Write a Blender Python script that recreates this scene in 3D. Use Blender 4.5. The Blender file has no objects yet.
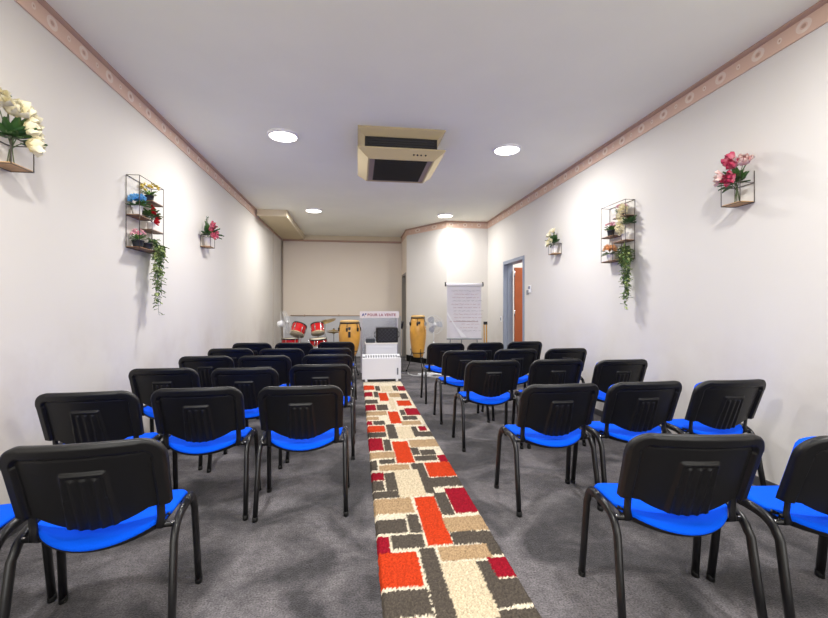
import bpy, math, random
from mathutils import Vector, Matrix, noise
random.seed(7)
C = bpy.context.scene.collection
PI = math.pi
def R(a): return math.radians(a)

# ------------------------------------------------------------------ materials
def srgb(h):
    if isinstance(h, str):
        h = h.lstrip('#'); h = [int(h[i:i+2], 16)/255 for i in (0, 2, 4)]
    return tuple((c/12.92 if c <= .04045 else ((c+.055)/1.055)**2.4) for c in h) + (1,)
def mat(name, col, rough=.5, metal=0, noise_amt=0, nscale=20, bump=0, bscale=200, spec=.5, trans=0, attr=None, ior=1.45, sheen=0, coat=0, alpha=1):
    m = bpy.data.materials.new(name); m.use_nodes = True
    nt = m.node_tree; b = nt.nodes['Principled BSDF']
    b.inputs['Roughness'].default_value = rough; b.inputs['Metallic'].default_value = metal
    b.inputs['Specular IOR Level'].default_value = spec
    b.inputs['Transmission Weight'].default_value = trans; b.inputs['IOR'].default_value = ior
    b.inputs['Sheen Weight'].default_value = sheen; b.inputs['Coat Weight'].default_value = coat
    b.inputs['Alpha'].default_value = alpha
    c = srgb(col); b.inputs['Base Color'].default_value = c
    tc = nt.nodes.new('ShaderNodeTexCoord')
    src = None
    if attr:
        a = nt.nodes.new('ShaderNodeVertexColor'); a.layer_name = attr; src = a.outputs['Color']
        nt.links.new(src, b.inputs['Base Color'])
    if noise_amt:
        n = nt.nodes.new('ShaderNodeTexNoise'); n.inputs['Scale'].default_value = nscale; n.inputs['Detail'].default_value = 6
        nt.links.new(tc.outputs['Object'], n.inputs['Vector'])
        mr = nt.nodes.new('ShaderNodeMapRange'); mr.inputs['From Min'].default_value = .3; mr.inputs['From Max'].default_value = .7
        mr.inputs['To Min'].default_value = 1-noise_amt; mr.inputs['To Max'].default_value = 1+noise_amt*.6
        nt.links.new(n.outputs['Fac'], mr.inputs['Value'])
        mx = nt.nodes.new('ShaderNodeVectorMath'); mx.operation = 'SCALE'
        if src: nt.links.new(src, mx.inputs[0])
        else: mx.inputs[0].default_value = c[:3]
        nt.links.new(mr.outputs['Result'], mx.inputs['Scale'])
        nt.links.new(mx.outputs['Vector'], b.inputs['Base Color'])
    if bump:
        n2 = nt.nodes.new('ShaderNodeTexNoise'); n2.inputs['Scale'].default_value = bscale; n2.inputs['Detail'].default_value = 4
        nt.links.new(tc.outputs['Object'], n2.inputs['Vector'])
        bp = nt.nodes.new('ShaderNodeBump'); bp.inputs['Strength'].default_value = bump; bp.inputs['Distance'].default_value = .004
        nt.links.new(n2.outputs['Fac'], bp.inputs['Height']); nt.links.new(bp.outputs['Normal'], b.inputs['Normal'])
    return m
def emis(name, col, s):
    m = bpy.data.materials.new(name); m.use_nodes = True
    b = m.node_tree.nodes['Principled BSDF']; b.inputs['Base Color'].default_value = srgb(col)
    b.inputs['Emission Color'].default_value = srgb(col); b.inputs['Emission Strength'].default_value = s
    return m

def wall_material(name, col, stain=.10, sx=0.0):
    """painted wall paper: faint grain, cloudy patches, greyer scuffs low down"""
    m = bpy.data.materials.new(name); m.use_nodes = True
    nt = m.node_tree; b = nt.nodes['Principled BSDF']; b.inputs['Roughness'].default_value = .75
    b.inputs['Specular IOR Level'].default_value = .25
    N = nt.nodes.new; L = nt.links.new
    tc = N('ShaderNodeTexCoord'); sep = N('ShaderNodeSeparateXYZ'); L(tc.outputs['Object'], sep.inputs[0])
    n = N('ShaderNodeTexNoise'); n.inputs['Scale'].default_value = 1.6; n.inputs['Detail'].default_value = 7; n.inputs['Roughness'].default_value = .6
    L(tc.outputs['Object'], n.inputs['Vector'])
    band = N('ShaderNodeMapRange'); band.inputs['From Min'].default_value = 1.45; band.inputs['From Max'].default_value = .55
    band.interpolation_type = 'SMOOTHSTEP'
    L(sep.outputs['Z'], band.inputs['Value'])
    th = N('ShaderNodeMapRange'); th.inputs['From Min'].default_value = .45; th.inputs['From Max'].default_value = .72
    L(n.outputs['Fac'], th.inputs['Value'])
    mul = N('ShaderNodeMath'); mul.operation = 'MULTIPLY'; L(band.outputs[0], mul.inputs[0]); L(th.outputs[0], mul.inputs[1])
    mx = N('ShaderNodeMixRGB'); mx.inputs['Color1'].default_value = srgb(col)
    mx.inputs['Color2'].default_value = srgb('#b3a59a')
    k = N('ShaderNodeMath'); k.operation = 'MULTIPLY'; k.inputs[1].default_value = stain*5; L(mul.outputs[0], k.inputs[0])
    L(k.outputs[0], mx.inputs['Fac'])
    n3 = N('ShaderNodeTexNoise'); n3.inputs['Scale'].default_value = .9; n3.inputs['Detail'].default_value = 3
    L(tc.outputs['Object'], n3.inputs['Vector'])
    m2 = N('ShaderNodeMixRGB'); m2.blend_type = 'MULTIPLY'; m2.inputs['Color2'].default_value = (.93, .91, .89, 1)
    L(n3.outputs['Fac'], m2.inputs['Fac']); L(mx.outputs[0], m2.inputs['Color1']); L(m2.outputs[0], b.inputs['Base Color'])
    n2 = N('ShaderNodeTexNoise'); n2.inputs['Scale'].default_value = 60; n2.inputs['Detail'].default_value = 3
    L(tc.outputs['Object'], n2.inputs['Vector'])
    bp = N('ShaderNodeBump'); bp.inputs['Strength'].default_value = .12; bp.inputs['Distance'].default_value = .003
    L(n2.outputs['Fac'], bp.inputs['Height']); L(bp.outputs['Normal'], b.inputs['Normal'])
    return m

def carpet_material():
    m = bpy.data.materials.new('grey_carpet'); m.use_nodes = True
    nt = m.node_tree; b = nt.nodes['Principled BSDF']; b.inputs['Roughness'].default_value = .95
    b.inputs['Specular IOR Level'].default_value = .1; b.inputs['Sheen Weight'].default_value = .15
    N = nt.nodes.new; L = nt.links.new
    tc = N('ShaderNodeTexCoord')
    n1 = N('ShaderNodeTexNoise'); n1.inputs['Scale'].default_value = 1.7; n1.inputs['Detail'].default_value = 5; n1.inputs['Distortion'].default_value = 1.4
    n2 = N('ShaderNodeTexNoise'); n2.inputs['Scale'].default_value = 120; n2.inputs['Detail'].default_value = 3
    n3 = N('ShaderNodeTexNoise'); n3.inputs['Scale'].default_value = 22; n3.inputs['Detail'].default_value = 6
    for n in (n1, n2, n3): L(tc.outputs['Object'], n.inputs['Vector'])
    r1 = N('ShaderNodeValToRGB'); e = r1.color_ramp.elements
    e[0].position = .40; e[0].color = srgb('#3d3b3e'); e[1].position = .60; e[1].color = srgb('#676366')
    L(n1.outputs['Fac'], r1.inputs['Fac'])
    def mul(a, fac, lo, hi, o):
        mr = N('ShaderNodeMapRange'); mr.inputs['From Min'].default_value = .3; mr.inputs['From Max'].default_value = .7
        mr.inputs['To Min'].default_value = lo; mr.inputs['To Max'].default_value = hi; L(o, mr.inputs['Value'])
        v = N('ShaderNodeVectorMath'); v.operation = 'SCALE'; L(a, v.inputs[0]); L(mr.outputs[0], v.inputs['Scale']); return v.outputs[0]
    c = mul(r1.outputs[0], 0, .5, 1.55, n2.outputs['Fac']); c = mul(c, 0, .78, 1.22, n3.outputs['Fac'])
    L(c, b.inputs['Base Color'])
    bp = N('ShaderNodeBump'); bp.inputs['Strength'].default_value = .7; bp.inputs['Distance'].default_value = .006
    L(n2.outputs['Fac'], bp.inputs['Height']); L(bp.outputs['Normal'], b.inputs['Normal'])
    return m

def border_material(axis):
    """pink-beige border with pale rosettes, alternating large and small, along one axis"""
    m = bpy.data.materials.new('rosette_border_'+axis); m.use_nodes = True
    nt = m.node_tree; b = nt.nodes['Principled BSDF']; b.inputs['Roughness'].default_value = .6
    N = nt.nodes.new; L = nt.links.new
    tc = N('ShaderNodeTexCoord'); sep = N('ShaderNodeSeparateXYZ'); L(tc.outputs['Object'], sep.inputs[0])
    def M(op, a, b_=None, c_=None):
        n = N('ShaderNodeMath'); n.operation = op
        for i, v in enumerate((a, b_, c_)):
            if v is None: continue
            if isinstance(v, (int, float)): n.inputs[i].default_value = v
            else: L(v, n.inputs[i])
        return n.outputs[0]
    al = sep.outputs['Y' if axis == 'y' else 'X']; z = M('SUBTRACT', sep.outputs['Z'], 3.172)
    def ring(off, rx, rz, per):
        f = M('FRACT', M('DIVIDE', M('ADD', al, off), per)); p = M('MULTIPLY', M('SUBTRACT', f, .5), per)
        r = M('SQRT', M('ADD', M('POWER', M('DIVIDE', p, rx), 2), M('POWER', M('DIVIDE', z, rz), 2)))
        a = M('COMPARE', r, 1.0, .34); c = M('LESS_THAN', r, .40)
        return a, c
    a1, c1 = ring(0, .038, .032, .32); a2, c2 = ring(.16, .013, .015, .32)
    n = N('ShaderNodeTexNoise'); n.inputs['Scale'].default_value = 30; L(tc.outputs['Object'], n.inputs['Vector'])
    lite = M('MULTIPLY', M('MAXIMUM', a1, a2), M('ADD', .35, n.outputs['Fac'])); dark = M('MAXIMUM', c1, c2)
    m1 = N('ShaderNodeMixRGB'); m1.inputs['Color1'].default_value = srgb('#dabba8'); m1.inputs['Color2'].default_value = srgb('#f0e8e0')
    L(M('MULTIPLY', lite, .62), m1.inputs['Fac'])
    m2 = N('ShaderNodeMixRGB'); m2.inputs['Color2'].default_value = srgb('#a5806f'); L(m1.outputs[0], m2.inputs['Color1'])
    L(M('MULTIPLY', dark, .6), m2.inputs['Fac']); L(m2.outputs[0], b.inputs['Base Color'])
    return m

M_wall = wall_material('warm_white_wallpaper', '#dad6d0', .10)
M_wall_r = wall_material('white_wallpaper', '#dad7d3', .06)
M_backwall = wall_material('cream_wallpaper', '#e8ddd0', .03)
M_ceil = mat('ceiling_paint', '#f3f2e4', .9, noise_amt=.02, nscale=2, bump=.05, bscale=30)
M_carpet = carpet_material()
M_border_y = border_material('y'); M_border_x = border_material('x')
M_lip = mat('brown_edge', '#b69685', .6)
M_cream = mat('cream_laminate', '#d9cbb0', .5, noise_amt=.04, nscale=5)
M_soffit = mat('soffit_yellow', '#cdbd98', .55)
M_dado = mat('pale_grey_dado', '#c9c9cc', .5)
M_black = mat('black_plastic', '#0e0e10', .42, bump=.15, bscale=400, spec=.5)
M_blackpanel = mat('black_plastic_grained', '#0b0b0d', .45, bump=.12, bscale=500)
M_blackmetal = mat('black_metal', '#121214', .32, spec=.6)
M_rubber = mat('black_rubber', '#0c0c0c', .7)
M_blue = mat('blue_fabric', '#0058ee', .9, noise_amt=.06, nscale=300, bump=.3, bscale=900, spec=.15)
M_chrome = mat('chrome', '#d5d5d8', .2, metal=1)
M_wire = mat('dark_wire', '#4a423d', .45, metal=.3)
M_wood = mat('shelf_wood', '#8a6448', .6, noise_amt=.25, nscale=18)
M_palewood = mat('pale_wood', '#c49a6a', .55, noise_amt=.2, nscale=14)
M_whitepot = mat('white_ceramic', '#ece9e6', .35)
M_blackpot = mat('charcoal_pot', '#2a2d33', .6, bump=.3, bscale=90)
M_leaf = mat('leaf', '#ffffff', .5, attr='Col')
M_petal = mat('petal', '#ffffff', .6, attr='Col')
M_rug = mat('shag', '#ffffff', .95, attr='Col', noise_amt=.30, nscale=170, bump=.6, bscale=260, spec=.1)
M_accream = mat('aged_cream_plastic', '#bfae86', .5)
M_acdark = mat('dark_grille', '#221f1f', .5)
M_acgrey = mat('brownish_grille_frame', '#96837a', .5)
M_lamp = emis('lamp_diffuser', '#fffaf2', 6)
M_lamprim = mat('lamp_rim', '#f0eeee', .4)
M_white = mat('white_enamel', '#e3e3e8', .35)
M_whiteplastic = mat('white_plastic', '#e8e8ea', .4)
M_greyplastic = mat('grey_plastic', '#8f9299', .4)
M_red = mat('red_lacquer', '#c01016', .22, coat=.6)
M_drumhead = mat('drum_head', '#cfc4ae', .5)
M_brass = mat('brass', '#9a8458', .35, metal=.8)
M_conga = mat('conga_wood', '#e0a548', .3, noise_amt=.14, nscale=7, coat=.4)
M_skin = mat('conga_skin', '#c9a468', .55)
M_doorframe = mat('blue_grey_paint', '#8b93a3', .45)
M_doorwood = mat('red_brown_door', '#a2522b', .4, noise_amt=.12, nscale=6)
M_paper = mat('paper', '#dcd8de', .85, noise_amt=.03, nscale=9)
M_ink = mat('pink_ink', '#b9929b', .8)
M_ink2 = mat('grey_ink', '#a4a0a8', .8)
M_acrylic = mat('clear_acrylic', '#e6e8f2', .08, trans=.9, ior=1.3)
M_redink = mat('red_lettering', '#a85f68', .7)
M_blueink = mat('blue_lettering', '#3a4a96', .7)
M_banner = mat('banner_paper', '#efe6ea', .7)
M_grille = mat('slot_dark', '#6d7078', .6)
M_cable = mat('white_cable', '#cfcfd0', .5)

# ------------------------------------------------------------------ mesh builder
class MB:
    def __init__(s): s.v = []; s.f = []; s.c = []; s.sm = []; s.mi = []; s.col = (1, 1, 1); s.m = 0
    def add(s, vs, fs, smooth=False, cols=None):
        o = len(s.v); s.v += [tuple(v) for v in vs]; s.c += (cols if cols else [s.col]*len(vs))
        for f in fs: s.f.append([i+o for i in f]); s.sm.append(smooth); s.mi.append(s.m)
    def box(s, x0, x1, y0, y1, z0, z1, M=None):
        vs = [Vector(p) for p in ((x0, y0, z0), (x1, y0, z0), (x1, y1, z0), (x0, y1, z0), (x0, y0, z1), (x1, y0, z1), (x1, y1, z1), (x0, y1, z1))]
        if M: vs = [M @ v for v in vs]
        s.add(vs, [(0, 3, 2, 1), (4, 5, 6, 7), (0, 1, 5, 4), (1, 2, 6, 5), (2, 3, 7, 6), (3, 0, 4, 7)])
    def rbox(s, x0, x1, y0, y1, z0, z1, r=.01, M=None):
        """box with chamfered vertical and horizontal edges"""
        def ring(z, ins):
            a, b, c, d = x0+ins, x1-ins, y0+ins, y1-ins; q = r
            return [(a+q, c, z), (b-q, c, z), (b, c+q, z), (b, d-q, z), (b-q, d, z), (a+q, d, z), (a, d-q, z), (a, c+q, z)]
        rs = [ring(z0, r*.7), ring(z0+r*.7, 0), ring(z1-r*.7, 0), ring(z1, r*.7)]
        vs = [Vector(p) for q in rs for p in q]
        if M: vs = [M @ v for v in vs]
        fs = [tuple(range(7, -1, -1)), tuple(range(24, 32))]
        for k in range(3):
            for i in range(8): j = (i+1) % 8; fs.append((k*8+i, k*8+j, k*8+8+j, k*8+8+i))
        s.add(vs, fs)
    def tube(s, pts, r, n=8, ry=None, up=(0, 0, 1), caps=True, radii=None, smooth=True, fixed=None):
        pts = [Vector(p) for p in pts]; vs = []
        for i, p in enumerate(pts):
            t = (pts[min(i+1, len(pts)-1)]-pts[max(i-1, 0)]).normalized()
            u = Vector(fixed) if fixed else Vector(up)
            a = u.cross(t)
            if a.length < 1e-3: a = Vector((1, 0, 0)).cross(t)
            if a.length < 1e-3: a = Vector((0, 1, 0)).cross(t)
            a.normalize(); b = t.cross(a).normalized()
            rr = radii[i] if radii else r; r2 = rr*(ry/r) if ry else rr
            for k in range(n):
                th = 2*PI*k/n; vs.append(p+a*(math.cos(th)*rr)+b*(math.sin(th)*r2))
        fs = []
        for i in range(len(pts)-1):
            for k in range(n):
                j = (k+1) % n; fs.append((i*n+k, i*n+j, (i+1)*n+j, (i+1)*n+k))
        s.add(vs, fs, smooth)
        if caps:
            o = len(s.v)-len(vs)
            s.f.append([o+k for k in range(n-1, -1, -1)]); s.sm.append(False); s.mi.append(s.m)
            s.f.append([o+(len(pts)-1)*n+k for k in range(n)]); s.sm.append(False); s.mi.append(s.m)
    def lathe(s, prof, n=24, M=None, smooth=True, closed=False):
        vs = []; 
        for (r, z) in prof:
            for k in range(n): vs.append(Vector((r*math.cos(2*PI*k/n), r*math.sin(2*PI*k/n), z)))
        if M: vs = [M @ v for v in vs]
        fs = []
        for i in range(len(prof)-1):
            for k in range(n):
                j = (k+1) % n; fs.append((i*n+k, i*n+j, (i+1)*n+j, (i+1)*n+k))
        if not closed:
            fs.append(tuple(range(n-1, -1, -1))); fs.append(tuple((len(prof)-1)*n+k for k in range(n)))
        s.add(vs, fs, smooth)
    def prism(s, poly, y0, y1, axis='y', M=None):
        n = len(poly)
        def P(a, b, t): return Vector((a, t, b)) if axis == 'y' else (Vector((t, a, b)) if axis == 'x' else Vector((a, b, t)))
        vs = [P(a, b, y0) for a, b in poly]+[P(a, b, y1) for a, b in poly]
        if M: vs = [M @ v for v in vs]
        s.add(vs, [tuple(range(n)), tuple(range(2*n-1, n-1, -1))]+[(i, i+n, (i+1) % n+n, (i+1) % n) for i in range(n)])
    def petal(s, o, d, up, L, W, cup=.3, c0=(1, 1, 1), c1=(1, 1, 1), nu=4, nv=3, curl=0, pinch=.75):
        o = Vector(o); d = Vector(d).normalized(); up = Vector(up); sd = d.cross(up)
        if sd.length < 1e-3: sd = d.cross(Vector((1, .1, 0)))
        sd.normalize(); nn = sd.cross(d).normalized(); vs = []; cs = []
        for i in range(nu+1):
            t = i/nu; w = W*math.sin(PI*min(1, (.12+.88*t**pinch)*.97))
            for j in range(nv+1):
                q = j/nv*2-1
                p = o+d*(L*t)+sd*(w*q*.5)+nn*(cup*W*(q*q-.4)*(.3+t)*.6+curl*L*t*t)
                vs.append(p); cs.append(tuple(c0[k]*(1-t)+c1[k]*t for k in range(3)))
        fs = [(i*(nv+1)+j, i*(nv+1)+j+1, (i+1)*(nv+1)+j+1, (i+1)*(nv+1)+j) for i in range(nu) for j in range(nv)]
        s.add(vs, fs, True, cs)
    def build(s, name, m, parent=None, loc=None):
        me = bpy.data.meshes.new(name); me.from_pydata(s.v, [], s.f)
        ms = m if isinstance(m, (list, tuple)) else [m]
        for q in ms: me.materials.append(q)
        me.polygons.foreach_set('use_smooth', s.sm); me.polygons.foreach_set('material_index', s.mi)
        if m is M_leaf or m is M_petal or m is M_rug:
            ca = me.color_attributes.new('Col', 'FLOAT_COLOR', 'POINT')
            ca.data.foreach_set('color', [x for c in s.c for x in (c[0], c[1], c[2], 1)])
        me.update()
        o = bpy.data.objects.new(name, me); C.objects.link(o)
        if parent: o.parent = parent
        if loc: o.location = loc
        return o
def tag(o, label, cat, group=None, kind=None):
    o['label'] = label; o['category'] = cat
    if group: o['group'] = group
    if kind: o['kind'] = kind
    return o
def struct(o, label=None):
    o['kind'] = 'structure'
    if label: o['label'] = label
    return o
def thing(name, label, cat, loc=(0, 0, 0), rz=0, group=None):
    o = bpy.data.objects.new(name, None); C.objects.link(o); o.empty_display_size = .1
    o.location = loc; o.rotation_euler = (0, 0, rz); return tag(o, label, cat, group)
def dup(root, loc, rz, label, group=None):
    def cp(o, par):
        c = o.copy(); C.objects.link(c); c.parent = par
        for ch in [x for x in o.children]: cp(ch, c)
        return c
    r = cp(root, None); r.location = loc; r.rotation_euler = (0, 0, rz); r['label'] = label
    if group: r['group'] = group
    return r
def bevel(o, w=.004, seg=2):
    b = o.modifiers.new('bevel', 'BEVEL'); b.width = w; b.segments = seg; b.limit_method = 'ANGLE'; return o

# ------------------------------------------------------------------ room shell
XL, XR, YB, YF, ZC = -1.98, 2.926, 11.5, -3.2, 3.25
b = MB(); b.box(XL-.2, XR+2.3, YF, YB+.2, -.1, 0); struct(b.build('floor', M_carpet), 'dark grey carpeted floor')
b = MB(); b.box(XL-.2, XR+2.3, YF, YB+.2, ZC, ZC+.1); struct(b.build('ceiling', M_ceil), 'pale grey ceiling')
b = MB(); b.box(XL-.2, XL, YF, YB, 0, ZC); struct(b.build('wall_left', M_wall), 'warm white left wall')
b = MB(); b.box(XL, 1.45, YB, YB+.2, 0, ZC); struct(b.build('wall_back', M_backwall), 'cream back wall behind the drums')
DY0, DY1, DZ, WT = 7.096, 8.13, 2.22, .167
b = MB()
b.box(XR, XR+WT, YF, DY0, 0, ZC); b.box(XR, XR+WT, DY1, 9.375, 0, ZC); b.box(XR, XR+WT, DY0, DY1, DZ, ZC)
struct(b.build('wall_right', M_wall_r), 'white right wall with doorway')
b = MB(); b.box(1.985, XR, 9.175, 9.375, 0, ZC); struct(b.build('wall_alcove', M_wall_r), 'white end wall behind the flip chart')
b = MB(); b.prism([(1.985, 9.175), (1.985, 9.375), (1.36, 10.35), (1.218, 10.32)], 0, ZC, 'z'); struct(b.build('wall_angled', M_wall_r), 'angled white wall beside the flip chart')
b = MB()
b.box(1.218, 1.36, 10.32, 10.42, 0, ZC); b.box(1.218, 1.36, 11.35, YB, 0, ZC); b.box(1.218, 1.36, 10.42, 11.35, 2.2, ZC)
struct(b.build('wall_passage', M_backwall), 'narrow beige wall holding a side doorway')
b = MB(); b.box(1.30, 1.34, 10.42, 11.35, 0, 2.2); b.box(1.205, 1.30, 10.42, 10.47, 0, 2.2); b.box(1.205, 1.30, 11.30, 11.35, 0, 2.2); b.box(1.205, 1.30, 10.47, 11.30, 2.15, 2.2)
struct(b.build('door_2', mat('grey_side_door', '#8d877f', .5)), 'grey side door at the back')
# wall behind the photographer with a wide opening added to let fill light in
b = MB(); b.box(XL, XR, YF-.15, YF, 0, .35); b.box(XL, XR, YF-.15, YF, 2.85, ZC); b.box(XL, XL+.25, YF-.15, YF, .35, 2.85); b.box(XR-.25, XR, YF-.15, YF, .35, 2.85)
struct(b.build('wall_front', M_wall_r))
# lobby beyond the door
b = MB(); b.box(XR+2.0, XR+2.1, 5.5, 9.5, 0, ZC); b.box(XR+WT, XR+2.0, 9.3, 9.4, 0, ZC); b.box(XR+WT, XR+2.0, 5.5, 5.6, 0, ZC)
struct(b.build('wall_lobby', mat('lobby_white', '#f2eeea', .8)), 'white wall of the room beyond the doorway')

def border(name, pts, m, closed=False):
    """rosette border swept along a plan polyline; interior lies to the left of travel"""
    prof = [(0, 3.102), (.012, 3.102), (.012, 3.112), (.006, 3.116), (.006, 3.222), (.016, 3.226), (.03, 3.238), (.03, ZC), (0, ZC)]
    b = MB(); n = len(prof); vs = []
    P = [Vector((x, y, 0)) for x, y in pts]
    for i, p in enumerate(P):
        d0 = (P[i]-P[i-1]).normalized() if i else (P[1]-P[0]).normalized()
        d1 = (P[i+1]-P[i]).normalized() if i < len(P)-1 else d0
        n0 = Vector((-d0.y, d0.x, 0)); n1 = Vector((-d1.y, d1.x, 0)); nn = (n0+n1).normalized(); k = 1/max(.3, nn.dot(n0))
        for a, z in prof: vs.append(p+nn*(a*k)+Vector((0, 0, z)))
    fs = [(i*n+j, (i+1)*n+j, (i+1)*n+(j+1) % n, i*n+(j+1) % n) for i in range(len(P)-1) for j in range(n)]
    b.add(vs, fs)
    o = b.build(name, [m, M_lip])
    for p in o.data.polygons:
        if p.index % n >= 4 and p.index % n <= 6: p.material_index = 1
    return struct(o)
border('trim_left', [(XL, YB), (XL, YF)], M_border_y)['label'] = 'pink rosette border along the left wall'
border('trim_right', [(XR, YF), (XR, 9.175)], M_border_y)['label'] = 'pink rosette border along the right wall'
border('trim_alcove', [(XR, 9.175), (1.985, 9.175), (1.218, 10.32), (1.218, YB)], M_border_x)['label'] = 'pink border over the flip chart wall'
b = MB(); b.box(XL+.03, 1.2, YB-.035, YB, 3.13, ZC); o = b.build('trim_back', M_cream); struct(o, 'cream board along the top of the back wall')
b = MB(); b.box(XL+.03, 1.2, YB-.045, YB, 3.085, 3.13); o = b.build('trim_back_lower', M_lip); o.name = 'trim_5'; struct(o, 'brown strip under the cream board')
# boxed soffit in the left corner
b = MB(); b.box(XL+.03, -1.40, 8.58, YB-.045, 3.13, 3.15); b.m = 1
b.box(XL+.03, -1.40, 8.56, 8.58, 3.115, ZC); b.box(-1.40, -1.375, 8.56, YB-.045, 3.115, ZC)
o = b.build('trim_6', [M_soffit, M_cream]); bevel(o, .006); struct(o, 'cream boxed soffit in the ceiling corner')
# vertical seams near the back corner
b = MB()
for k in range(60): b.box(XL, XL+.010, 10.34, 10.352, .1+k*.05, .13+k*.05)
b.box(XL, XL+.006, 10.336, 10.356, 0, 3.1); o = b.build('trim_7', mat('seam', '#b9ada0', .7)); struct(o, 'vertical seam strip on the left wall')
b = MB(); b.tube([(XL+.03, YB-.03, 0), (XL+.03, YB-.03, 3.08)], .018, 8); struct(b.build('trim_8', mat('corner_pipe', '#a89c90', .6)), 'pipe in the back corner')
b = MB(); b.box(XL+.05, 1.2, YB-.006, YB, 0, 1.09); struct(b.build('trim_9', M_dado), 'pale grey lower band of the back wall')
b = MB(); b.tube([(-1.75, YB-.02, 1.11), (1.15, YB-.02, 1.10)], .013, 8)
for x in (-1.4, -.5, .4): b.box(x, x+.03, YB-.035, YB, 1.085, 1.135)
tag(b.build('wall_pipe', mat('pipe_beige', '#b79f8c', .5)), 'thin beige pipe running along the back wall', 'pipe')
for nm, seg in (('left', (XL, XL+.012, YF, YB)), ('right', (XR-.012, XR, YF, DY0-.06))):
    b = MB(); b.box(*seg, 0, .07); struct(b.build('baseboard_'+nm, mat('dark_base_'+nm, '#4a484a', .7)), 'dark carpet skirting')
b = MB(); b.box(XR-.012, XR, DY1+.06, 9.175, 0, .09); b.box(1.985, XR-.012, 9.163, 9.175, 0, .09)
b.add([(1.985, 9.163, 0), (1.208, 10.31, 0), (1.208, 10.31, .16), (1.985, 9.163, .09)], [(0, 1, 2, 3), (3, 2, 1, 0)])
struct(b.build('baseboard_alcove', M_rubber), 'black skirting by the congas')

# doorway right: frame, open leaf
b = MB()
b.box(XR-.015, XR+WT+.01, DY0, DY0+.04, 0, DZ); b.box(XR-.015, XR+WT+.01, DY1-.04, DY1, 0, DZ); b.box(XR-.015, XR+WT+.01, DY0+.04, DY1-.04, DZ-.045, DZ)
b.box(XR-.012, XR, DY0-.02, DY0, 0, DZ+.02); b.box(XR-.012, XR, DY1, DY1+.02, 0, DZ+.02); b.box(XR-.012, XR, DY0, DY1, DZ, DZ+.02)
b.box(XR+.06, XR+.08, DY1-.055, DY1-.04, 0, DZ-.045)
o = b.build('door_1', M_doorframe); bevel(o, .003); struct(o, 'blue-grey door frame in the right wall')
leaf = MB(); leaf.rbox(XR+WT+.02, XR+WT+.93, DY1-.115, DY1-.072, .01, 2.115, .004); lf = leaf.build('door_leaf', M_doorwood, o)
lf['label'] = 'open red-brown wooden door leaf'
b = MB()
for z in (.25, 1.15, 1.93): b.tube([(XR+WT+.012, DY1-.12, z), (XR+WT+.012, DY1-.12, z+.12)], .011, 8)
b.build('hinge', M_chrome, lf)
b = MB(); b.tube([(XR+WT+.86, DY1-.12, 1.03), (XR+WT+.86, DY1-.17, 1.03), (XR+WT+.74, DY1-.17, 1.03)], .01, 8); b.build('handle', M_chrome, lf)

# ceiling lights
lights = [(-.82, 4.86), (1.81, 4.92), (-.85, 8.50), (1.82, 8.59), (-.82, 1.25), (1.81, 1.3), (-.82, -1.9), (1.81, -1.9)]
lab = ['round ceiling light left of the air conditioner', 'round ceiling light right of the air conditioner', 'round ceiling light beside the cream soffit', 'round ceiling light above the flip chart corner']
proto = None
for i, (x, y) in enumerate(lights[:4]):
    if proto is None:
        t = thing('ceiling_light', lab[i], 'light', (x, y, ZC), 0, 'round flush ceiling lights'); proto = t
        b = MB(); b.lathe([(.168, 0), (.168, -.018), (.158, -.026), (.150, -.026), (.150, 0)], 40, closed=True); b.build('rim', M_lamprim, t)
        b = MB(); b.lathe([(.151, -.006), (.151, -.022), (.12, -.030), (.05, -.033)], 40); b.build('diffuser', M_lamp, t)
    else: dup(proto, (x, y, ZC), 0, lab[i])
for i, (x, y) in enumerate(lights):
    l = bpy.data.lights.new('lamp_glow', 'AREA'); l.shape = 'DISK'; l.size = .30; l.energy = (55, 55, 54, 40)[i] if i < 4 else 62; l.color = (1, .985, .955)
    o = bpy.data.objects.new('lamp_glow', l); C.objects.link(o); o.location = (x, y, ZC-.045)

# ceiling cassette air conditioner
t = thing('ceiling_air_conditioner', 'cream two-tier air conditioning unit hanging from the ceiling', 'air conditioner', (.4825, 4.97, 2.93))
def frus(b, z0, w0, d0, z1, w1, d1, dy0=0, dy1=0, cap0=False, cap1=False):
    vs = [(-w0, -d0+dy0, z0), (w0, -d0+dy0, z0), (w0, d0+dy0, z0), (-w0, d0+dy0, z0), (-w1, -d1+dy1, z1), (w1, -d1+dy1, z1), (w1, d1+dy1, z1), (-w1, d1+dy1, z1)]
    fs = [(0, 1, 5, 4), (1, 2, 6, 5), (2, 3, 7, 6), (3, 0, 4, 7)]
    if cap0: fs.append((3, 2, 1, 0))
    if cap1: fs.append((4, 5, 6, 7))
    b.add(vs, fs)
b = MB(); frus(b, .30, .475, .48, .32, .475, .48); frus(b, .235, .40, .42, .30, .475, .48, cap0=True); b.build('upper_housing', M_accream, t)
b = MB(); b.box(-.395, .395, -.41, .41, .09, .235)
nk = b.build('neck_vent', M_acdark, t)
b = MB()
for k in range(4): b.box(-.36, .36, -.418, -.408, .115+k*.028, .125+k*.028)
b.build('louvre', mat('louvre_grey', '#2f2f33', .5), nk)
b = MB(); frus(b, .085, .475, .485, .10, .475, .485, cap1=True); frus(b, 0, .365, .415, .085, .475, .485)
b.box(-.365, .365, -.415, -.395, -.004, .004); b.box(-.365, -.345, -.395, .415, -.004, .004); b.box(.345, .365, -.395, .415, -.004, .004); b.box(-.345, .345, .395, .415, -.004, .004)
lp = b.build('lower_panel', M_accream, t)
b = MB(); b.box(-.345, .345, -.395, .395, .004, .012); b.build('filter_frame', M_acgrey, lp)
b = MB(); b.box(-.29, .29, -.375, .345, -.006, .004)
for k in range(22): b.box(-.285, .285, -.37+k*.0325, -.362+k*.0325, -.012, -.006)
b.build('intake_grille', M_acdark, t)
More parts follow.
